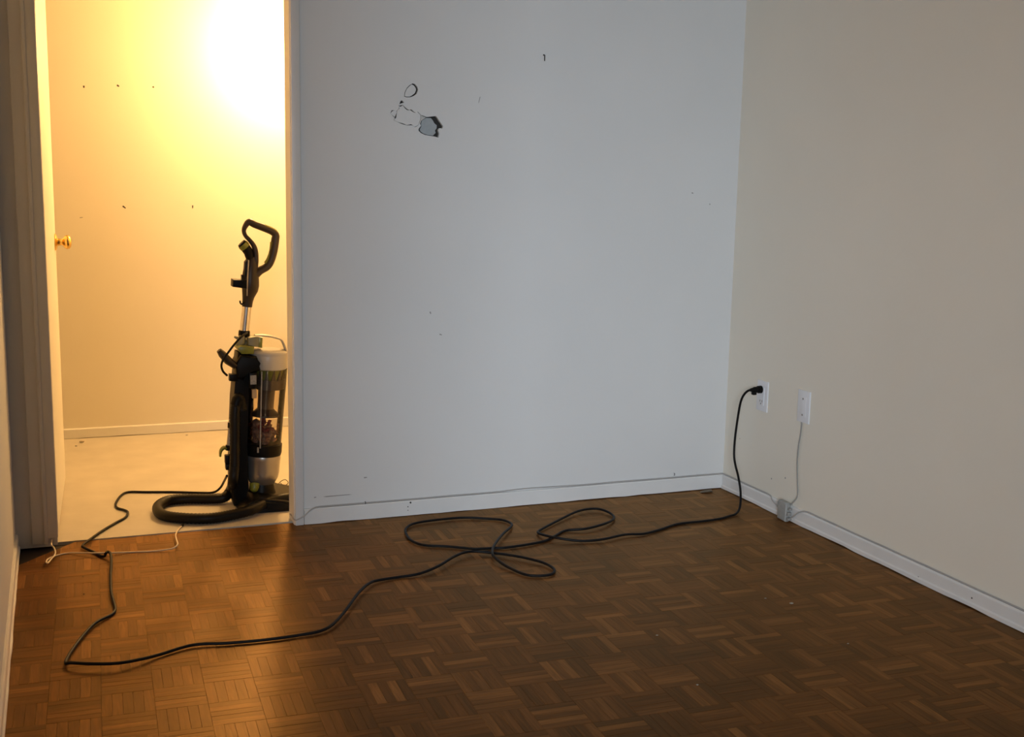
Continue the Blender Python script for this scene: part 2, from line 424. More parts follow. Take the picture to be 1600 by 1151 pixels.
flake('plaster_flap', [wallpt(*p) for p in ((335,405),(380,398),(372,468),(350,505),(333,470))], YB-0.002, 'wall', thick=0.003)

bm = B(); a_ = wallpt(150, 1120); b_ = wallpt(1200, 60)
box(bm, (a_[0], YB+0.030, a_[1]), (b_[0], YB+0.036, b_[1])); obj('cavity_shade_liner', bm, 'cavity', wall_back)  # dark sheet added behind the holes as their inner shade
def wall_marks(parent, name, pts, Y, material='mark', depth=0.0012):
    """short dents and scratches: little pieces sunk into the paint; (x0,y0,x1,y1,width px)"""
    for x0, y0, x1, y1, wd in pts:
        a, b = atY(x0, y0, Y), atY(x1, y1, Y); r = wd*0.5*depth_px(a)
        bm = B(); d = (b-a)
        if d.length < 1e-4: d = Vector((0, 0, 0.001)); b = a+d
        n = Vector((-d.z, 0, d.x)).normalized()*r
        pts8 = [a - d*0.15, a + n, b + n*0.7, b + d*0.15, b - n*0.7, a - n]
        v1 = [bm.verts.new((p.x, Y-0.0004, p.z)) for p in pts8]; v2 = [bm.verts.new((p.x, Y+0.002, p.z)) for p in pts8]
        bm.faces.new(v1); bm.faces.new(v2[::-1])
        for i in range(6): bm.faces.new((v1[i], v1[(i+1) % 6], v2[(i+1) % 6], v2[i]))
        obj(name, bm, material, parent)
def depth_px(p): return depth(p)/F_PX
wall_marks(wall_back, 'dent', [(672,487,673,490,2.2),(687,522,690,523,2),(1081,301,1083,302,2),(1109,318,1109,320,1.5)], YB, 'scuff')
wall_marks(wall_back, 'scuff_mark', [(510,775.5,545,772.5,1.6),(491,777,494,776.5,1.8),(569,746,573,745.5,2),(750,152,748,160,1.2)], YB, 'scuff')

# ---- other walls
bm = B(); box(bm, (XR, YREAR-0.1, 0), (XR+0.1, YB, CEIL))
wall_right = obj('wall_right', bm, 'wall_r', label='off-white wall with outlet and jack plate on the right', cat='wall', kind='structure')
bm = B(); box(bm, (XL-0.1, YTURN, 0), (XL, YB, CEIL))
obj('wall_left', bm, 'wall', label='narrow strip of wall at the left edge of the photo', cat='wall', kind='structure')
bm = B(); box(bm, (XWIDE, YTURN, 0), (XL-0.1, YTURN+0.1, CEIL)); box(bm, (XWIDE-0.1, YREAR-0.1, 0), (XWIDE, YTURN+0.1, CEIL))
obj('wall_side', bm, 'rear', label='wall where the room widens beside the photographer', cat='wall', kind='structure')
WX0, WX1, WZ0, WZ1 = -2.15, -0.35, 0.85, 2.15
bm = B()
for a, b in (((XWIDE, YREAR-0.1, 0), (WX0, YREAR, CEIL)), ((WX1, YREAR-0.1, 0), (XR, YREAR, CEIL)), ((WX0, YREAR-0.1, 0), (WX1, YREAR, WZ0)), ((WX0, YREAR-0.1, WZ1), (WX1, YREAR, CEIL))): box(bm, a, b)
obj('wall_rear', bm, 'rear', label='wall behind the photographer with the window', cat='wall', kind='structure')
win = bpy.data.objects.new('window_1', None); COL.objects.link(win); win.location = (-1.25, YREAR-0.05, WZ0); win.matrix_world = Matrix.Translation(win.location)
tag(win, 'daylit window behind the photographer', 'window', 'structure')
bm = B()
for a, b in (((WX0, -0.04, WZ0), (WX0+0.05, 0, WZ1)), ((WX1-0.05, -0.04, WZ0), (WX1, 0, WZ1)), ((WX0, -0.04, WZ0), (WX1, 0, WZ0+0.05)), ((WX0, -0.04, WZ1-0.05), (WX1, 0, WZ1)), ((-1.27, -0.04, WZ0), (-1.23, 0, WZ1))):
    box(bm, (a[0], YREAR-0.05+a[1], a[2]), (b[0], YREAR-0.05+b[1], b[2]))
obj('window_frame', bm, 'winframe', win)
bm = B(); box(bm, (WX0+0.04, YREAR-0.075, WZ0+0.04), (WX1-0.04, YREAR-0.071, WZ1-0.04)); obj('window_pane', bm, 'glass', win)
bm = B(); box(bm, (XWIDE-0.1, YREAR-0.1, CEIL), (XR+0.1, YF+0.1, CEIL+0.1))
obj('ceiling', bm, 'ceiling', label='unseen ceiling above the room and hall, tinted tan for warm bounce light', cat='ceiling', kind='structure')
bm = B(); box(bm, (-0.9, YF, 0), (1.7, YF+0.1, CEIL))
wall_hall = obj('wall_hall', bm, 'hall_wall', label='warm lit cream wall at the back of the hall', cat='wall', kind='structure')
bm = B(); box(bm, (-0.9, YH, 0), (-0.8, YF, CEIL)); box(bm, (1.6, YH, 0), (1.7, YF, CEIL))
obj('wall_hall_side', bm, 'hall_wall', label='side walls of the lit hall', cat='wall', kind='structure')
wall_marks(wall_hall, 'nail_hole', [(131,134,131,137,3),(183,133,186,135,3),(239,135,240,137,3),(192,322,196,325,2.6),(301,321,301,325,2)], YF)
wall_marks(wall_hall, 'scuff_mark', [(125,340,129,339.5,1.5)], YF, 'scuff')

# ---- baseboards (board + shoe edge, slightly ragged foot)
def baseboard(name, p0, p1, nrm, h, t, label, shoe=True, seglen=0.06, material='trim'):
    p0, p1 = Vector(p0), Vector(p1); L = (p1-p0).length; n = max(2, int(L/seglen)); nrm = Vector(nrm)
    bm = B(); rows = []
    for i in range(n+1):
        p = p0.lerp(p1, i/n); j = random.uniform(-0.0012, 0.0018); k = random.uniform(-0.001, 0.001)
        prof = [(0, 0.001), (t+0.004+k, 0.002+j), (t+0.004+k, 0.013+k), (t, 0.017), (t, h-0.006), (t-0.004, h), (0, h)] if shoe else [(0, 0.001), (t, 0.002+j), (t, h-0.004), (t-0.003, h), (0, h)]
        rows.append([bm.verts.new(p + nrm*a + Vector((0, 0, z))) for a, z in prof])
    for i in range(n):
        for k in range(len(rows[0])):
            k2 = (k+1) % len(rows[0]); bm.faces.new((rows[i][k], rows[i][k2], rows[i+1][k2], rows[i+1][k]))
    bm.faces.new(rows[0]); bm.faces.new(rows[-1][::-1])
    return obj(name, bm, material, label=label, cat='baseboard', kind='structure')
bb = baseboard('baseboard_back', (XJ1+0.031, YB, 0), (XR, YB, 0), (0, -1, 0), 0.056, 0.011, 'white painted baseboard under the wall with the plaster hole', shoe=False)
Ybox = atX(1234, 795, XR).y
bbr = baseboard('baseboard_right', (XR, YB-0.012, 0), (XR, YREAR, 0), (-1, 0, 0), 0.056, 0.010, 'white painted baseboard along the right wall', shoe=True)
baseboard('baseboard_left', (XL, YTURN, 0), (XL, YB-0.02, 0), (1, 0, 0), 0.056, 0.008, 'white painted baseboard on the left wall strip', shoe=True)
baseboard('baseboard_hall', (-0.8, YF, 0.003), (1.6, YF, 0.003), (0, -1, 0), 0.045, 0.012, 'cream painted baseboard at the back of the hall', shoe=False)
wall_marks(bb, 'nail_hole', [(641,784,642,786,3),(637,791,638,792,1.6),(637,797,638,797,1.4)], YB-0.0115)
def right_marks(parent, name, pts, X, material='mark'):
    for x, y, wd in pts:
        a = atX(x, y, X); r = wd*0.5*depth_px(a); bm = B()
        lathe(bm, a+Vector((0.002, 0, 0)), a-Vector((0.0006, 0, 0)), [(0, r), (1, r*0.8)], 8); obj(name, bm, material, parent)
right_marks(wall_right, 'screw_hole', [(1205.5,747.5,3),(1227,746.5,3.4),(1156,685,2)], XR, 'scuff')
right_marks(bbr, 'dent', [(1518.5,934,3.5),(1435,901,2.2),(1529,948,2)], XR-0.010, 'mark')

# ---- door frame, casings, door
def slab(name, boxes, material, label, cat, kind='structure', bevel=0.003, parent=None):
    bm = B()
    for a, b in boxes: box(bm, a, b, bevel, 2)
    return obj(name, bm, material, parent, True, label, cat, kind)
ZD = 2.05
tr = slab('trim_1', [((XJ1, YB-0.012, 0.0), (XJ1+0.030, YB, ZD+0.05)), ((XJ1, YB-0.004, 0), (XJ1+0.02, YH+0.004, ZD))], 'trim',
     'narrow white casing and jamb on the right of the doorway', 'door trim')
slab('trim_2', [((-0.104, YB-0.010, 0.012), (-0.064, YB, ZD+0.07)), ((-0.068, YB-0.016, 0.012), (-0.056, YB, ZD+0.07)), ((-0.058, YB-0.011, 0.030), (XJ0, YB, ZD+0.07)),
                ((XJ0-0.018, YB-0.002, 0.004), (XJ0-0.002, YH+0.004, ZD))], 'trim',
     'shaded moulded casing on the left of the doorway', 'door trim')
slab('trim_3', [((XJ0, YB-0.012, ZD), (XJ1+0.03, YB, ZD+0.07)), ((XJ0-0.018, YB-0.003, ZD-0.018), (XJ1+0.02, YH+0.003, ZD))], 'trim', 'white head casing above the doorway', 'door trim')

door = bpy.data.objects.new('door_1', None); COL.objects.link(door)
hinge = Vector((-0.026, YH+0.012, 0)); free = Vector((0.004, 4.745, 0))
door.location = hinge; door.matrix_world = Matrix.Translation(hinge)
tag(door, 'cream flush door swung open into the hall, seen almost edge-on', 'door', 'structure')
dv = (free-hinge).normalized(); dn = Vector((dv.y, -dv.x, 0))
bm = B(); q = [hinge, free, free-dn*0.036, hinge-dn*0.036]
prism(bm, [(p.x, p.y) for p in q], 'Z', 0.014, 2.03, 0.002, 1); obj('door_leaf', bm, 'door', door)
kc = hinge + dv*((free-hinge).length-0.062); kc.z = 0.928
bm = B(); lathe(bm, kc, kc+dn*0.058, [(0, 0.031), (0.06, 0.031), (0.12, 0.026), (0.18, 0.014), (0.40, 0.0115), (0.5, 0.014), (0.58, 0.022), (0.72, 0.0265), (0.86, 0.025), (0.96, 0.018), (1.0, 0.010)], 28)
obj('door_knob', bm, 'brass', door, True, label='round brass door knob with rose')

# ---- hall lamp (hangs just above the picture, hidden by the wall)
lamp = empty('ceiling_lamp', (HALL_LAMP.x, HALL_LAMP.y, CEIL), 'short ceiling lamp with a warm bulb lighting the hall', 'lamp')
bm = B(); lathe(bm, (HALL_LAMP.x, HALL_LAMP.y, CEIL), (HALL_LAMP.x, HALL_LAMP.y, CEIL-0.03), [(0, 0.06), (0.6, 0.06), (1, 0.045)], 24); obj('canopy', bm, 'brass', lamp, True)
bm = B(); lathe(bm, (HALL_LAMP.x, HALL_LAMP.y, CEIL-0.02), (HALL_LAMP.x, HALL_LAMP.y, HALL_LAMP.z+0.07), [(0, 0.008), (0.7, 0.008), (0.72, 0.02), (1, 0.02)], 16); obj('stem', bm, 'brass', lamp, True)
bm = B(); lathe(bm, HALL_LAMP+Vector((0, 0, 0.07)), HALL_LAMP+Vector((0, 0, -0.035)), [(0, 0.013), (0.25, 0.016), (0.5, 0.028), (0.7, 0.031), (0.9, 0.02), (1, 0.006)], 20); obj('bulb', bm, 'bulb', lamp, True)
pl = bpy.data.lights.new('bulb_light', 'POINT'); pl.energy = HALL_LAMP_W; pl.color = (1.0, 0.57, 0.205); pl.shadow_soft_size = 0.045
po = bpy.data.objects.new('bulb_light', pl); COL.objects.link(po); po.location = HALL_LAMP - Vector((0, 0, 0.09)); po.parent = lamp; po.matrix_parent_inverse = lamp.matrix_world.inverted()

# ================================================================== VACUUM CLEANER
YV = 4.22
S = lambda x, y, dy=0.0: atY(x, y, YV + dy)
K = 0.002303                                     # metres per pixel at the cleaner
vac = empty('vacuum_cleaner', (0.62, YV, 0.003), 'black, silver and lime upright vacuum cleaner with clear dust bin standing in the doorway', 'vacuum cleaner')
def vp(name, bm, material, parent=None, smooth=True, label=None): return obj(name, bm, material, parent or vac, smooth, label)
def poly(pts): return [(S(*p).x, S(*p).z) for p in pts]

# foot with brush housing
bm = B(); prism(bm, poly([(366,797),(368,782),(380,770),(398,764),(420,766),(440,768),(462,772),(476,783),(478,795),(460,797)]), 'Y', YV-0.14, YV+0.14, 0.008, 3)
foot = vp('floor_head', bm, 'black')
bm = B(); prism(bm, poly([(404,768),(428,770),(446,774),(452,780),(408,780)]), 'Y', YV-0.148, YV-0.138, 0.002, 2); vp('side_panel', bm, 'black', foot)
for yy in (-0.147, 0.147):
    bm = B(); lathe(bm, S(376,788)+Vector((0, yy-0.012, 0.0)), S(376,788)+Vector((0, yy+0.012, 0.0)), [(0, 0.018), (0.2, 0.022), (0.8, 0.022), (1, 0.018)], 24)
    vp('wheel', bm, 'black', foot)
# spine
bm = B(); prism(bm, poly([(369,548),(388,552),(386,600),(383,690),(380,760),(384,782),(364,786),(358,760),(359,690),(362,620),(366,576)]), 'Y', YV-0.05, YV+0.05, 0.012, 3)
spine = vp('spine', bm, 'black')
bm = B(); prism(bm, poly([(372,551),(397,553),(399,564),(403,574),(396,577),(384,574),(376,590),(366,586),(364,566)]), 'Y', YV-0.066, YV+0.05, 0.008, 3)
vp('bin_bracket', bm, 'black', spine)
bm = B(); prism(bm, poly([(355,580.5),(369,581),(368,592),(355,591)]), 'Y', YV-0.06, YV-0.03, 0.003, 2); vp('cord_clip', bm, 'black', spine)
# upper cord hook: flat oval paddle
bm = B(); tube(bm, [S(342,547,-0.05), S(347,553,-0.05), S(356,563,-0.05), S(368,572,-0.05)], [4*K, 6*K, 6.5*K, 5*K], 14, up=(0, 1, 0), asp=1.6); vp('cord_hook', bm, 'dkbrown', spine)
bm = B(); tube(bm, smooth_path([S(356,701,-0.04), S(350,699,-0.04), S(345,704,-0.04), S(344,713,-0.04)], 5), lerp_list([2.6*K, 3*K, 2.6*K, 1.6*K], 16), 10, up=(0, 1, 0), asp=2.2); vp('cord_hook', bm, 'lime', spine, label='lime green lower cord hook')
bm = B(); box(bm, S(352,712,-0.05), S(360,722,-0.02), 0.003); box(bm, S(353,726,-0.05), S(360,731,-0.02), 0.002); vp('tool_clip', bm, 'black', spine)
# crevice tool on the back
bm = B(); tube(bm, [S(360.5,655,-0.045), S(359.5,672,-0.045), S(358,697,-0.045)], [3*K, 3.6*K, 4.2*K], 14); vp('crevice_tool', bm, 'silver')
bm = B(); tube(bm, [S(361,660,-0.045), S(360.6,668,-0.045)], [5*K, 5*K], 12); vp('tool_band', bm, 'black')
bm = B(); tube(bm, [S(357.5,695,-0.045), S(357,703,-0.045)], [4.8*K, 4.8*K], 12); vp('tool_band', bm, 'black')
# motor housing under the bin
ca0, ca1 = S(411.5,700), S(409,766)
def T_(y): return (y-700)/66.0
bm = B(); lathe(bm, ca0, ca1, [(T_(706), 26*K), (T_(709), 27.3*K), (T_(716), 27.3*K), (T_(717), 26.8*K), (T_(735), 26.3*K), (T_(744), 24.5*K), (T_(752), 20*K), (T_(757), 15*K)], 40); mot = vp('motor_housing', bm, 'silver')
bm = B(); lathe(bm, S(398,756,-0.035), S(397,768,-0.05), [(0, 8*K), (0.3, 7.5*K), (0.8, 6*K), (1, 3*K)], 24); vp('release_button', bm, 'lime', mot)
bm = B(); lathe(bm, S(410,752), S(409,772), [(0, 18*K), (0.5, 20*K), (1, 24*K)], 28); vp('pivot_neck', bm, 'black', mot)
bm = B(); lathe(bm, S(411.5,690), S(410.7,709), [(0, 27.5*K), (0.1, 29.4*K), (0.8, 29.2*K), (1, 28*K)], 40); band = vp('bin_base', bm, 'black')
bm = B(); lathe(bm, S(403,699,-0.066), S(403,707,-0.066), [(0, 1.4*K), (1, 1.4*K)], 10); vp('latch', bm, 'label', band)
# clear dust bin
b0, b1 = S(419,574), S(412,692)
bt = lambda y: (y-574)/118.0
bm = B(); lathe(bm, b0, b1, [(0, 29.5*K), (bt(600), 29.4*K), (bt(640), 28.2*K), (bt(685), 27.4*K), (1, 27.2*K)], 48, cap=False)
dbin = vp('dust_bin', bm, 'bin', label='clear plastic dust bin')
bm = B(); prism(bm, poly([(403.5,576),(405.2,576),(402.5,694),(401,694)]), 'Y', YV-0.069, YV-0.062, 0); vp('bin_seam', bm, 'label', dbin, False)
# lime cyclone fins + dark cone + shroud column
bm = B(); lathe(bm, S(418.6,574), S(417.8,592), [(0, 26*K), (1, 22*K)], 40); cyc = vp('cyclone_ring', bm, 'lime')
for i in range(14):
    a = i*2*math.pi/14; p = S(418.6,575); e = S(417.6,592)
    d = Vector((math.cos(a), math.sin(a), 0)); t = Vector((-d.y, d.x, 0))
    bm = B(); q = [p+d*26.5*K-t*0.8*K, p+d*26.5*K+t*0.8*K, e+d*25.2*K+t*3.4*K, e+d*25.2*K-t*3.4*K]
    v = [bm.verts.new(x) for x in q] + [bm.verts.new(x-d*5*K) for x in q]
    for f in ((0,1,2,3),(7,6,5,4),(0,4,5,1),(1,5,6,2),(2,6,7,3),(3,7,4,0)): bm.faces.new([v[k] for k in f])
    obj('fin', bm, 'cyclone', cyc)
bm = B(); lathe(bm, S(417.8,591), S(414,649), [(0, 27*K), (0.25, 26.4*K), (0.27, 14.5*K), (0.30, 13.2*K), (0.80, 12.6*K), (0.84, 15*K), (0.95, 22.5*K), (1.0, 22.5*K)], 40); shroud = vp('filter_shroud', bm, 'cyclone')
# lint inside
bm = B()
for k in range(90):
    a = random.uniform(0, 6.28); r = random.uniform(0, 19)*K; y = random.uniform(668, 689); p = S(412,y)
    blob(bm, (p.x+r*math.cos(a), p.y+r*math.sin(a), p.z), random.uniform(3, 6)*K, 1, 1, 0.8, 0.3, 1)
for k in range(16):
    p = S(random.uniform(390, 404), random.uniform(660, 680)); blob(bm, (p.x, p.y+random.uniform(-0.035, 0.03), p.z), random.uniform(3, 6)*K, 1, 1, 1, 0.35, 1)
vp('dust', bm, 'dirt', dbin, False); bpy.data.objects['dust']['kind'] = 'stuff'
bm = B()
for k in range(16):
    p = S(random.uniform(402, 423), random.uniform(652, 674)); blob(bm, (p.x, p.y+random.uniform(-0.045, 0.0), p.z), random.uniform(2, 4.5)*K, 1.2, 1, 0.9, 0.4, 1)
vp('red_lint', bm, 'dirt2', dbin, False); bpy.data.objects['red_lint']['kind'] = 'stuff'
# lid, carry handle, latch block
l0, l1 = S(419.6,545), S(418.8,575)
bm = B(); lathe(bm, l0, l1, [(0, 22*K), (0.04, 25.5*K), (0.12, 29*K), (0.18, 29.6*K), (0.24, 29.0*K), (0.3, 29.4*K), (0.9, 29.6*K), (1, 28.5*K)], 44); lid = vp('bin_lid', bm, 'lid')
bm = B(); prism(bm, poly([(367,541),(372,537),(382,538),(394,539),(393,550),(374,550)]), 'Y', YV-0.055, YV+0.05, 0.006, 2); vp('lid_latch', bm, 'lime', lid)
bm = B(); prism(bm, poly([(385,525),(399,524),(408,524.5),(407,541.5),(399,540),(386,539)]), 'Y', YV-0.03, YV+0.03, 0.005, 2); lb = vp('latch_block', bm, 'limegrey', lid)
bm = B(); prism(bm, poly([(402,525),(408.5,525),(407.5,542),(402,541)]), 'Y', YV-0.032, YV+0.032, 0.004, 2); vp('latch_cap', bm, 'lime', lb)
bm = B(); tube(bm, smooth_path([S(398,524), S(410,523.5), S(425,525.5), S(437,529), S(441,533), S(446,546), S(446,552)], 5), 2.0*K, 12, up=(0, 1, 0), asp=3.6); vp('carry_handle', bm, 'lid', lid)
bm = B(); box(bm, S(389.5,583,-0.074), S(401,604,-0.05), 0.003); lp = vp('badge_block', bm, 'black', spine)
bm = B(); box(bm, S(391,586.5,-0.0755), S(400.5,600,-0.073), 0.0); vp('badge_plate', bm, 'label', lp, False, label='small silver badge')
bm = B(); box(bm, S(394,608,-0.066), S(400.5,621,-0.05), 0.002); vp('warning_label', bm, 'sticker', spine, False, label='small pale sticker')
# wand
bm = B(); tube(bm, [S(386.2,474), S(381.8,520)], [7*K, 7*K], 24); wand = vp('wand', bm, 'chrome', label='bare metal wand tube')
bm = B(); lathe(bm, S(381.8,516), S(381.2,526), [(0, 8.2*K), (0.2, 8.8*K), (0.8, 8.8*K), (1, 8*K)], 24); vp('wand_collar', bm, 'black', wand)
bm = B(); tube(bm, [S(379,524,-0.01), S(377,534,-0.01), S(372,541,-0.01)], [5*K, 7*K, 5*K], 14); tube(bm, [S(366,526,0), S(376,530,0), S(384,536,0)], [1.5*K, 3.4*K, 5*K], 12); vp('wand_release', bm, 'limegrey', wand)
# grip body + loop
prof = [((395,401),5.5),((394,410),8.5),((392,424),12),((391.2,437),13.4),((391,446),13.6),((390.5,453),12.4),((388,463),9.4),((387,470),8.2),((386,479),7.8)]
cen = [S(*p) for p, r in prof]
bm = B(); tube(bm, cen, [r*K for p, r in prof], 24, up=(0, 1, 0), asp=0.9); grip = vp('grip_body', bm, 'dkbrown')
loop = [(397,432),(406,423),(417,416.5),(423,407),(427.2,392),(430,375),(430.5,367),(425,361.5),(411,355.5),(398,350.5),(389.5,346.8),(384,352),(381,360),(383.5,368),(390,375),(396,383),(399,392),(399.5,405),(398,420)]
rad = [6.5,6.3,6,6.2,6.4,6.2,5.8,5.6,5.6,5.6,5.2,4.2,3.4,3.2,3.4,3.8,4.2,4.6,5]
lp_pts = smooth_path([S(*p) for p in loop], 5)
bm = B(); tube(bm, lp_pts, lerp_list([r*K for r in rad], len(lp_pts)), 16, up=(0, 1, 0), asp=1.35); hl = vp('handle_loop', bm, 'dkbrown', grip)
bm = B(); tube(bm, smooth_path([S(413,353.2), S(421,356.5), S(428,360.2), S(431,363)], 4), 3.5*K, 12, up=(0, 1, 0), asp=1.7); vp('thumb_inlay', bm, 'lime', hl, label='lime green inlay on the grip')
bm = B(); tube(bm, smooth_path([S(424.5,378), S(423,392), S(419,404), S(414.5,411)], 4), 2.5*K, 12, up=(0, 1, 0), asp=2.0); vp('grip_inlay', bm, 'lime', hl, label='lime green inlay inside the grip')
# hose end port on the back of the grip
bm = B(); tube(bm, [S(391,404), S(388.5,394), S(383,386)], [6.5*K, 7.5*K, 7.5*K], 20); port = vp('hose_port', bm, 'black', grip)
bm = B(); lathe(bm, S(384,387), S(379,381.5), [(0, 7.6*K), (0.2, 8.2*K), (1, 8.2*K)], 24); vp('port_ring', bm, 'lime', port)
bm = B(); lathe(bm, S(379.2,381.6), S(376.8,379.2), [(0, 7.6*K), (1, 6.6*K)], 24); vp('port_mouth', bm, 'black', port)
bm = B(); prism(bm, poly([(382,409),(386,404),(389,408),(387,440),(380,440)]), 'Y', YV-0.02, YV+0.02, 0.004, 2); vp('switch_plate', bm, 'black', grip)
bm = B(); prism(bm, poly([(362.5,435.5),(376,436.5),(384,436),(384,450),(374,448.5),(362,447)]), 'Y', YV-0.03, YV+0.03, 0.003, 2); cl = vp('hose_clip', bm, 'black', grip)
bm = B(); prism(bm, poly([(377,429),(380,429),(381,438),(377,438)]), 'Y', YV-0.012, YV+0.012, 0.001, 1); vp('clip_tab', bm, 'black', cl)
bm = B(); tube(bm, smooth_path([S(382,472,-0.012), S(378,475,-0.012), S(375.5,473,-0.012), S(375,469.5,-0.012)], 4), 1.3*K, 8); vp('small_hook', bm, 'black', grip)
bm = B(); tube(bm, [S(388.5,406,-0.026), S(387.5,424,-0.029), S(386.5,440,-0.031), S(386,462,-0.022)], 0.9*K, 8); vp('grip_highlight', bm, 'silver', grip)  # silver line modelling the glossy highlight down the grip
# hose: from the bin down the back, then a loop lying on the floor and into the floor head
R_H = 8.2*K
hz = 0.003 + R_H
hp = [S(378,640,-0.055), S(374,622,-0.062), S(369.5,628,-0.066), S(367,650,-0.07), S(367,690,-0.072), S(366.5,725,-0.075), S(364,752,-0.08)]
hp += [flr(361,764,0.05), flr(350,777,hz+0.004), flr(327,779,hz), flr(293,779,hz), flr(262,782,hz), flr(246.5,792,hz), flr(254,804,hz), flr(285,809,hz), flr(326,809.5,hz), flr(358,805,hz), flr(391,797,hz+0.006), flr(420,784,hz+0.012), flr(447,778,hz+0.016), flr(470,778,hz+0.012)]
hpts = smooth_path(hp, 14)
bm = B(); n = len(hpts); tube(bm, hpts, [R_H*(1.0 if i % 2 else 0.93) for i in range(n)], 16); vp('hose', bm, 'hose', label='black corrugated suction hose looped on the floor')
bm = B(); tube(bm, [S(374,621,-0.062), S(371,624,-0.064), S(368.6,633,-0.067)], 9*K, 16); vp('hose_cuff', bm, 'black')

# ================================================================== CORDS
RC = 0.0043
zt = lambda z=0.0: 0.0005 + RC + z
Zz = lambda X, Y: (560 + X/2.4242, 740 + Y/2.4242)
path = [S(386,520,-0.02), S(383,521.5,-0.035), S(376,527,-0.06), S(366,538,-0.075), S(357,550,-0.08), S(349,561,-0.08), S(346,571,-0.078), S(348.5,580,-0.07), S(355,586.5,-0.062)]
bm = B(); tube(bm, smooth_path(path, 6), RC*0.9, 10); vp('cord_wrap', bm, 'cord', label='black cord end wound over the upper hook')
cord = [S(354.5,743,-0.03), flr(350,752,0.06), flr(344,762,0.022), flr(333,769,zt(0.003)), flr(310,769.5,zt(0.003)), flr(270,768.5,zt(0.003)), flr(230,768.5,zt(0.003)), flr(201,768.5,zt(0.003)), flr(189,774,zt(0.003)), flr(181,786,zt(0.003)), flr(183,793,zt(0.003)), flr(194,796.5,zt(0.003)), flr(199.5,800,zt(0.003)), flr(196,808,zt(0.003)), flr(180,817,zt(0.003)), flr(160,829,zt(0.003)), flr(140,843,zt(0.003)), flr(129,852,zt(0.004)),
        flr(133,856,zt(0.002)), flr(148,863,zt(0)), flr(158,868.5,zt(0)), flr(163.5,868.5,zt(0.002)), flr(165,864.5,zt(0.011)), flr(169,861.5,zt(0.014)), flr(173,866,zt(0.012)), flr(174,880,zt(0.008)), flr(173,900,zt(0.006)), flr(174,925,zt(0.006)), flr(179,945,zt(0.002)), flr(179.5,954,zt()), flr(172,961,zt()), flr(150,972,zt(0.002)), flr(132,990,zt(0.002)), flr(115,1012,zt(0.001)), flr(105,1028,zt(0.001)), flr(103,1035.5,zt(0.004)), flr(112,1035,zt(0.010)), flr(140,1036.5,zt(0.012)), flr(180,1036,zt(0.011)), flr(215,1030.5,zt(0.007)), flr(250,1022,zt(0.002)), flr(285,1011,zt(0.002)), flr(312,1006,zt(0.002)), flr(360,1004,zt(0.001)), flr(420,998.5,zt(0.001)), flr(470,991.5,zt(0.001)), flr(500,985.5,zt(0.002)), flr(520,975,zt(0.004)), flr(540,953,zt(0.007)), flr(560,926,zt(0.008)), flr(577,911,zt(0.006)), flr(592,906,zt(0.002)), flr(625,901,zt()), flr(655,896,zt(0.003)), flr(685,884,zt(0.008)), flr(710,869,zt(0.010)), flr(733,861.5,zt(0.008)), flr(765,863,zt(0.005))]
cord += [flr(*Zz(*p[:2]), zt(p[2])) for p in ((600,312,0.006),(690,333,0.004),(735,355,0.002),(742,372,0.001),(715,384,0.001),(640,383,0.001),(565,352,0.003),(522,322,0.010),(507,300,0.016),(515,270,0.016),(545,230,0.010),(575,203,0.005),(580,190,0.003),(555,177,0.002),(510,171,0.001),(400,166,0.002),(300,174,0.003),(215,187,0.002),(182,205,0.002),(180,225,0.001),(200,252,0.001),(250,270,0.001),(340,275,0.001),(440,284,0.001),(510,281,0),(560,279,0.001),(650,266,0.001),(710,253,0.000),(745,235,0.000),(785,215,0.000),(860,208,0.006),(930,190,0.006),(966,172,0.003),(962,155,0.002),(930,138,0.005),(890,132,0.006),(830,142,0.006),(750,180,0.003),(690,212,0.002),(680,222,0.003),(700,231,0.006),(745,241,0.009),(800,250,0.005),(860,254,0.002),(930,247,0.004),(1010,230,0.004),(1080,227,0.001),(1140,212,0),(1210,190,0),(1300,180,0),(1370,170,0),(1405,160,0.000))]
XC = 2.352
cord += [flr(1148,803.5,zt(0.001)), flr(1153.5,798.5,zt(0.006)), flr(1156.5,789.5,0.026), atX(1157.3,776,XC-0.03), atX(1156.5,762,XC-0.012), atX(1153,742,XC+0.005), atX(1149,726,XC+0.006), atX(1147,710,XC+0.008), atX(1148.5,684,XC+0.010), atX(1152.5,654,XC+0.013), atX(1157,629,XC+0.015), atX(1162,617,XC+0.018), atX(1168.5,610.5,XC+0.024), atX(1174,609,XC+0.032)]
pc = empty('power_cord', flr(632,838,0), 'long black power cord snaking across the parquet from the vacuum to the wall outlet', 'cord')
cpts = smooth_path(cord, 5)
bm = B(); tube(bm, cpts, RC, 10); obj('cord', bm, 'cord', pc, True)
pe = cpts[-1]; YO = pe.y; ZO = pe.z
bm = B(); tube(bm, [pe-Vector((0.004, 0, 0)), pe+Vector((0.006, 0, 0)), pe+Vector((0.012, 0, 0)), Vector((XR-0.022, YO, ZO)), Vector((XR-0.0215, YO, ZO)), Vector((XR-0.0085, YO, ZO))], [0.006, 0.008, 0.011, 0.011, 0.014, 0.0145], 16); plug = obj('plug', bm, 'black', pc, True, label='black three-prong plug')
bm = B(); box(bm, (XR-0.046, YO-0.008, ZO-0.019), (XR-0.03, YO+0.008, ZO-0.006), 0.003); obj('plug_grip', bm, 'black', plug, True)

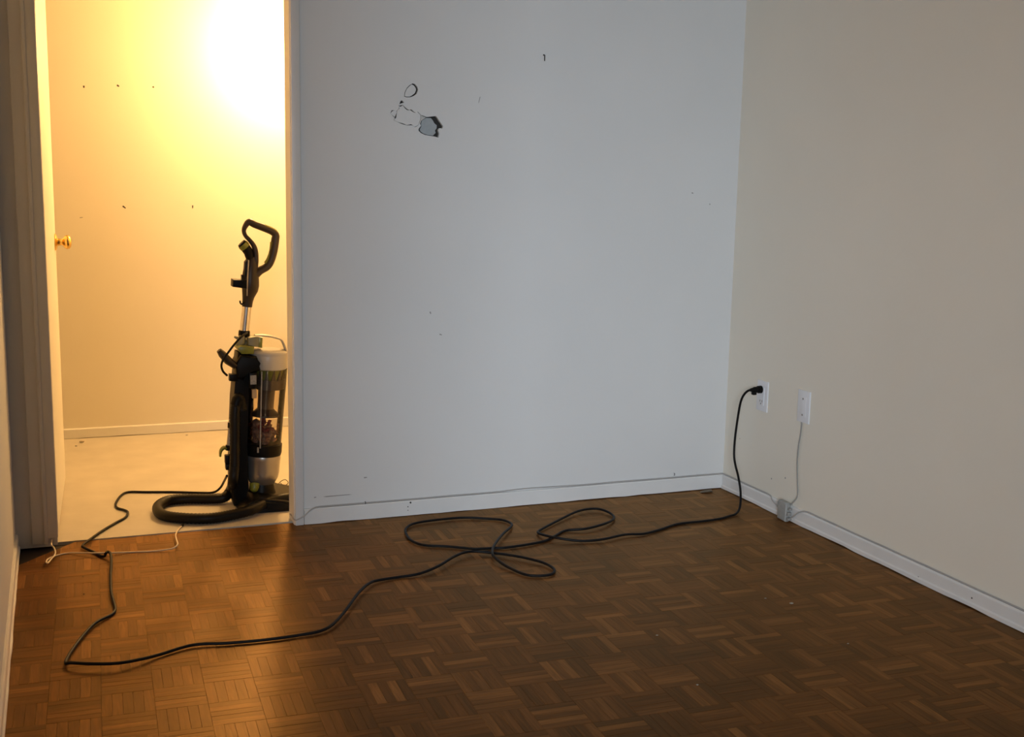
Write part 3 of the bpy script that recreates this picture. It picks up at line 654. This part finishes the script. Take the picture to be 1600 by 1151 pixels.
# painted cable stapled along the baseboards
RK = 0.0024
pts = [Vector((XJ1-0.004, YH-0.03, 0.022)), Vector((XJ1-0.003, YB-0.006, 0.021)), Vector((XJ1+0.004, YB-0.0145, 0.022)), Vector((XJ1+0.030, YB-0.0145, 0.034)), Vector((XJ1+0.05, YB-0.0135, 0.051)), Vector((XJ1+0.075, YB-0.007, 0.0592))]
x = XJ1+0.12
while x < XR-0.03:
    wob = 0.0035*math.exp(-((x-1.62)/0.10)**2)-0.0
    pts.append(Vector((x, YB-0.005, 0.0592+wob+random.uniform(0, 0.0012)))); x += 0.09
pts += [Vector((XR-0.012, YB-0.007, 0.0596)), Vector((XR-0.006, YB-0.014, 0.0594))]
yb = Ybox
y1 = atX(1205, 772, XR).y
y = YB-0.06
while y > y1+0.02: pts.append(Vector((XR-0.005, y, 0.0590+random.uniform(0, 0.001)))); y -= 0.07
pts += [Vector((XR-0.006, y1, 0.0590)), Vector((XR-0.0135, y1-0.03, 0.047)), Vector((XR-0.0155, yb+0.034, 0.028))]
bm = B(); tube(bm, smooth_path(pts, 4), RK, 8); obj('phone_cable', bm, 'cable', None, True, 'thin painted cable stapled along the back baseboard to the grey junction box', 'cable')
pts = [Vector((XR-0.0175, yb-0.025, 0.012)), Vector((XR-0.0165, yb-0.045, 0.022)), Vector((XR-0.0135, yb-0.075, 0.048)), Vector((XR-0.006, yb-0.11, 0.0592))]
y = yb-0.17
while y > 0.6: pts.append(Vector((XR-0.005, y, 0.0590+random.uniform(0, 0.0012)))); y -= 0.09
bm = B(); tube(bm, smooth_path(pts, 4), RK, 8); obj('phone_cable', bm, 'cable', None, True, 'thin painted cable on the right baseboard beyond the grey junction box', 'cable')
for lab, (xx, yy) in {'tiny dark cable staple near the doorway on the back baseboard': (571,785.5), 'tiny dark cable staple near the corner on the back baseboard': (1054,741)}.items():
    p = atY(xx, yy, YB-0.006); bm = B(); tube(bm, [p+Vector((0, 0.0055, -0.004)), p+Vector((0, -0.0012, -0.003)), p+Vector((0, -0.0012, 0.003)), p+Vector((0, 0.0055, 0.004))], 0.0012, 6)
    obj('cable_staple', bm, 'nail', None, True, lab, 'staple', None, 'staples on the baseboard cable')

# junction box
jb = empty('junction_box', (XR-0.011, yb, 0.004), 'small grey junction box fixed over the right baseboard', 'junction box')
zc = atX(1233, 794, XR-0.03).z
bm = B(); prism(bm, [(yb+0.026, 0.002), (yb-0.022, 0.0), (yb-0.027, 0.062), (yb-0.02, 0.070), (yb+0.022, 0.071), (yb+0.029, 0.064)], 'X', XR-0.0145, XR-0.036, 0.005, 3); j1 = obj('box_cover', bm, 'box', jb, True)
bm = B(); box(bm, (XR-0.030, yb-0.036, 0.006), (XR-0.0145, yb-0.02, 0.016), 0.002); box(bm, (XR-0.030, yb-0.034, 0.022), (XR-0.0145, yb-0.022, 0.036), 0.002); box(bm, (XR-0.028, yb-0.037, 0.044), (XR-0.0145, yb-0.022, 0.052), 0.002); obj('terminal_edge', bm, 'cable_g', jb, True)
bm = B(); prism(bm, [(yb+0.018, 0.001), (yb-0.018, 0.001), (yb-0.018, 0.06), (yb+0.018, 0.06)], 'X', XR-0.0001, XR-0.0146, 0.001, 1); obj('box_base', bm, 'box', jb)

# wall plates on the right wall
def plate(name, c, label, cat):
    e = empty(name, (XR, c.y, c.z), label, cat)
    bm = B(); prism(bm, [(c.y-0.035, c.z-0.057), (c.y+0.035, c.z-0.057), (c.y+0.035, c.z+0.057), (c.y-0.035, c.z+0.057)], 'X', XR+0.0005, XR-0.0055, 0.0022, 2)
    obj('plate', bm, 'plate', e, True); return e
c = atX(1193, 618.5, XR); c.y = YO-0.004; 
ot = plate('wall_outlet', c, 'white wall outlet with the black plug in it', 'outlet')
bm = B(); box(bm, (XR-0.0085, c.y-0.0165, c.z-0.0335), (XR-0.004, c.y+0.0165, c.z+0.0335), 0.0012); rc = obj('receptacle', bm, 'plate', ot, True)
bm = B()
for dz in (-0.019,):
    box(bm, (XR-0.0089, c.y-0.0075, c.z+dz-0.004), (XR-0.0080, c.y-0.0055, c.z+dz+0.005)); box(bm, (XR-0.0089, c.y+0.0055, c.z+dz-0.003), (XR-0.0080, c.y+0.0075, c.z+dz+0.004))
    lathe(bm, (XR-0.0080, c.y, c.z+dz-0.009), (XR-0.0089, c.y, c.z+dz-0.009), [(0, 0.0024), (1, 0.0024)], 10)
obj('socket_slots', bm, 'slot', rc)
for dz in (-0.048, 0.048):
    bm = B(); lathe(bm, (XR-0.0050, c.y, c.z+dz), (XR-0.0064, c.y, c.z+dz), [(0, 0.003), (1, 0.0025)], 10)
    obj('screw', bm, 'plate', ot, True)
c = atX(1257, 635, XR); JC = c
jk = plate('jack_plate', c, 'blank white cover plate with two screws and a grey cable below', 'wall plate')
bm = B(); box(bm, (XR-0.0063, c.y-0.0165, c.z-0.0335), (XR-0.005, c.y+0.0165, c.z+0.0335), 0.0005); obj('insert', bm, 'plate', jk, True)
for dz in (-0.0295, 0.0275):
    bm = B(); lathe(bm, (XR-0.006, c.y+0.002, c.z+dz), (XR-0.0078, c.y+0.002, c.z+dz), [(0, 0.0036), (0.6, 0.0034), (1, 0.002)], 12); obj('screw', bm, 'screw', jk, True)
pts = [Vector((XR-0.003, c.y+0.008, c.z-0.055))] + [atX(a, b, XR-0.0035) for a, b in ((1252.5,664),(1250.5,680),(1247.5,698),(1245.5,724),(1246,754))] + [atX(1245.5,776,XR-0.006), Vector((XR-0.018, yb-0.026, 0.060))]
bm = B(); tube(bm, smooth_path(pts, 5), 0.0023, 8); obj('jack_cable', bm, 'cable_g', None, True, 'thin grey cable hanging from the blank cover plate down to the junction box', 'cable')

# thin cream cord in the doorway
zc_ = 0.0028
pts = [Vector((-0.045, YB+0.012, 0.020)), flr(80.5,851,0.022), flr(84,855,0.016), flr(86.5,862,0.012), flr(84.5,868,0.012), flr(80,873,0.013), flr(75,879,0.014), flr(72.5,878,0.013), flr(74,874,0.008), flr(80,870.5,zc_), flr(92,866.5,zc_), flr(108,863.5,zc_), flr(130,863.5,zc_+0.006), flr(150,863.6,zc_+0.010), flr(170,863.5,zc_+0.005), flr(200,862.5,zc_), flr(235,861,zc_), flr(260,858.5,zc_+0.003), flr(271,856,zc_+0.007), flr(277.5,850,zc_+0.010), flr(275.5,842,zc_+0.012), flr(274.5,835,zc_+0.010), flr(278,828,zc_+0.006), flr(284,821.5,zc_+0.005)]
bm = B(); cpt = smooth_path(pts, 6)
wc = empty('thin_cord', flr(180,862,0), 'thin cream cord lying across the doorway from the left casing', 'cord')
tube(bm, cpt, 0.0024, 8); obj('cord', bm, 'wcord', wc, True)
e = cpt[-1]; d = (cpt[-1]-cpt[-4]).normalized()
bm = B(); tube(bm, [e-d*0.004, e+d*0.006, e+d*0.014], [0.0034, 0.0042, 0.0036], 10); obj('cord_tip', bm, 'black', wc, True)

# ================================================================== SMALL THINGS
p = atY(849, 91, YB)
bm = B(); a = p+Vector((0, 0.004, 0.008)); tube(bm, [a, p+Vector((0, -0.004, 0.012)), p+Vector((0.0005, -0.010, 0.010)), p+Vector((0.0002, -0.011, -0.010))], [0.0018, 0.0019, 0.0021, 0.0017], 8)
obj('bent_nail', bm, 'nail', None, True, 'small dark bent nail high on the wall right of the plaster hole', 'nail')
def chip(name, pos, r, material, label, flat=0.45, group=None, cat='debris'):
    bm = B(); blob(bm, (0, 0, 0), r, 1.3, 0.9, flat, 0.3, 1)
    zmin = min(v.co.z for v in bm.verts)
    for v in bm.verts: v.co = v.co + Vector((pos.x, pos.y, pos.z-zmin))
    obj(name, bm, material, None, False, label, cat, None, group)
chip('plaster_chip', flr(1237,943,0.0002), 0.0055, 'chip', 'largest pale plaster chip on the parquet below the junction box')
chip('plaster_chip', flr(1196,935,0.0002), 0.003, 'chip', 'small pale chip left of the largest chip on the parquet')
chip('plaster_chip', flr(1325,1006,0.0002), 0.003, 'chip', 'small pale chip on the parquet toward the right baseboard')
chip('plaster_chip', flr(1090,1070,0.0002), 0.003, 'chip', 'small pale chip on the parquet at bottom centre right')
chip('plaster_chip', flr(1027,993,0.0002), 0.0032, 'chip', 'small pale chip on the parquet below the cord loops')
chip('plaster_chip', flr(821,850,0.0002), 0.0025, 'chip', 'tiny pale chip on the parquet between the two upper cord loops')
chip('plaster_chip', flr(127,691,0.0035), 0.010, 'chip', 'pale crumb on the hall floor at the foot of the hall baseboard')
chip('plaster_chip', flr(119,697,0.0035), 0.004, 'mark', 'tiny dark crumb on the hall floor beside the pale crumb')
chip('plaster_chip', flr(292,680,0.0035), 0.005, 'scuff', 'small grey crumb on the hall floor left of the vacuum')
for x_, y_, lb_ in ((130,901,'dark speck on the lit parquet left of the cord'), (131,928,'lower dark speck on the lit parquet left of the cord')): chip('crumb', flr(x_, y_, 0.0002), 0.002, 'mark', lb_, 0.5)
# curled scrap near the far corner
c = flr(1104,769,0.0)
bm = B(); V0 = []
for i in range(9):
    t = i/8; r = [bm.verts.new(c+Vector((-0.026+0.052*t, (k-1)*0.014*math.sin(math.pi*(0.15+0.7*t)), 0.0006+0.006*abs(k-1)*(0.4+t)))) for k in range(3)]; V0.append(r)
for i in range(8):
    for k in range(2): bm.faces.new((V0[i][k], V0[i+1][k], V0[i+1][k+1], V0[i][k+1]))
bmesh.ops.solidify(bm, geom=bm.faces[:], thickness=0.0006)
obj('paper_scrap', bm, 'chip', None, False, 'curled pale scrap lying on the parquet near the far corner', 'debris')
# wire twist on the hall floor behind the vacuum's floor head
c = flr(443,757,0.006); bm = B()
tube(bm, smooth_path([c+Vector((-0.022, 0.0, 0.0)), c+Vector((-0.008, 0.02, 0.008)), c+Vector((0.012, 0.03, 0.012)), c+Vector((0.018, 0.0, 0.006)), c+Vector((0.0, -0.015, 0.0)), c+Vector((-0.01, 0.01, 0.006))], 5), 0.0014, 6)
obj('wire_twist', bm, 'mark', None, True, 'small twist of dark wire on the hall floor beside the door jamb', 'wire')
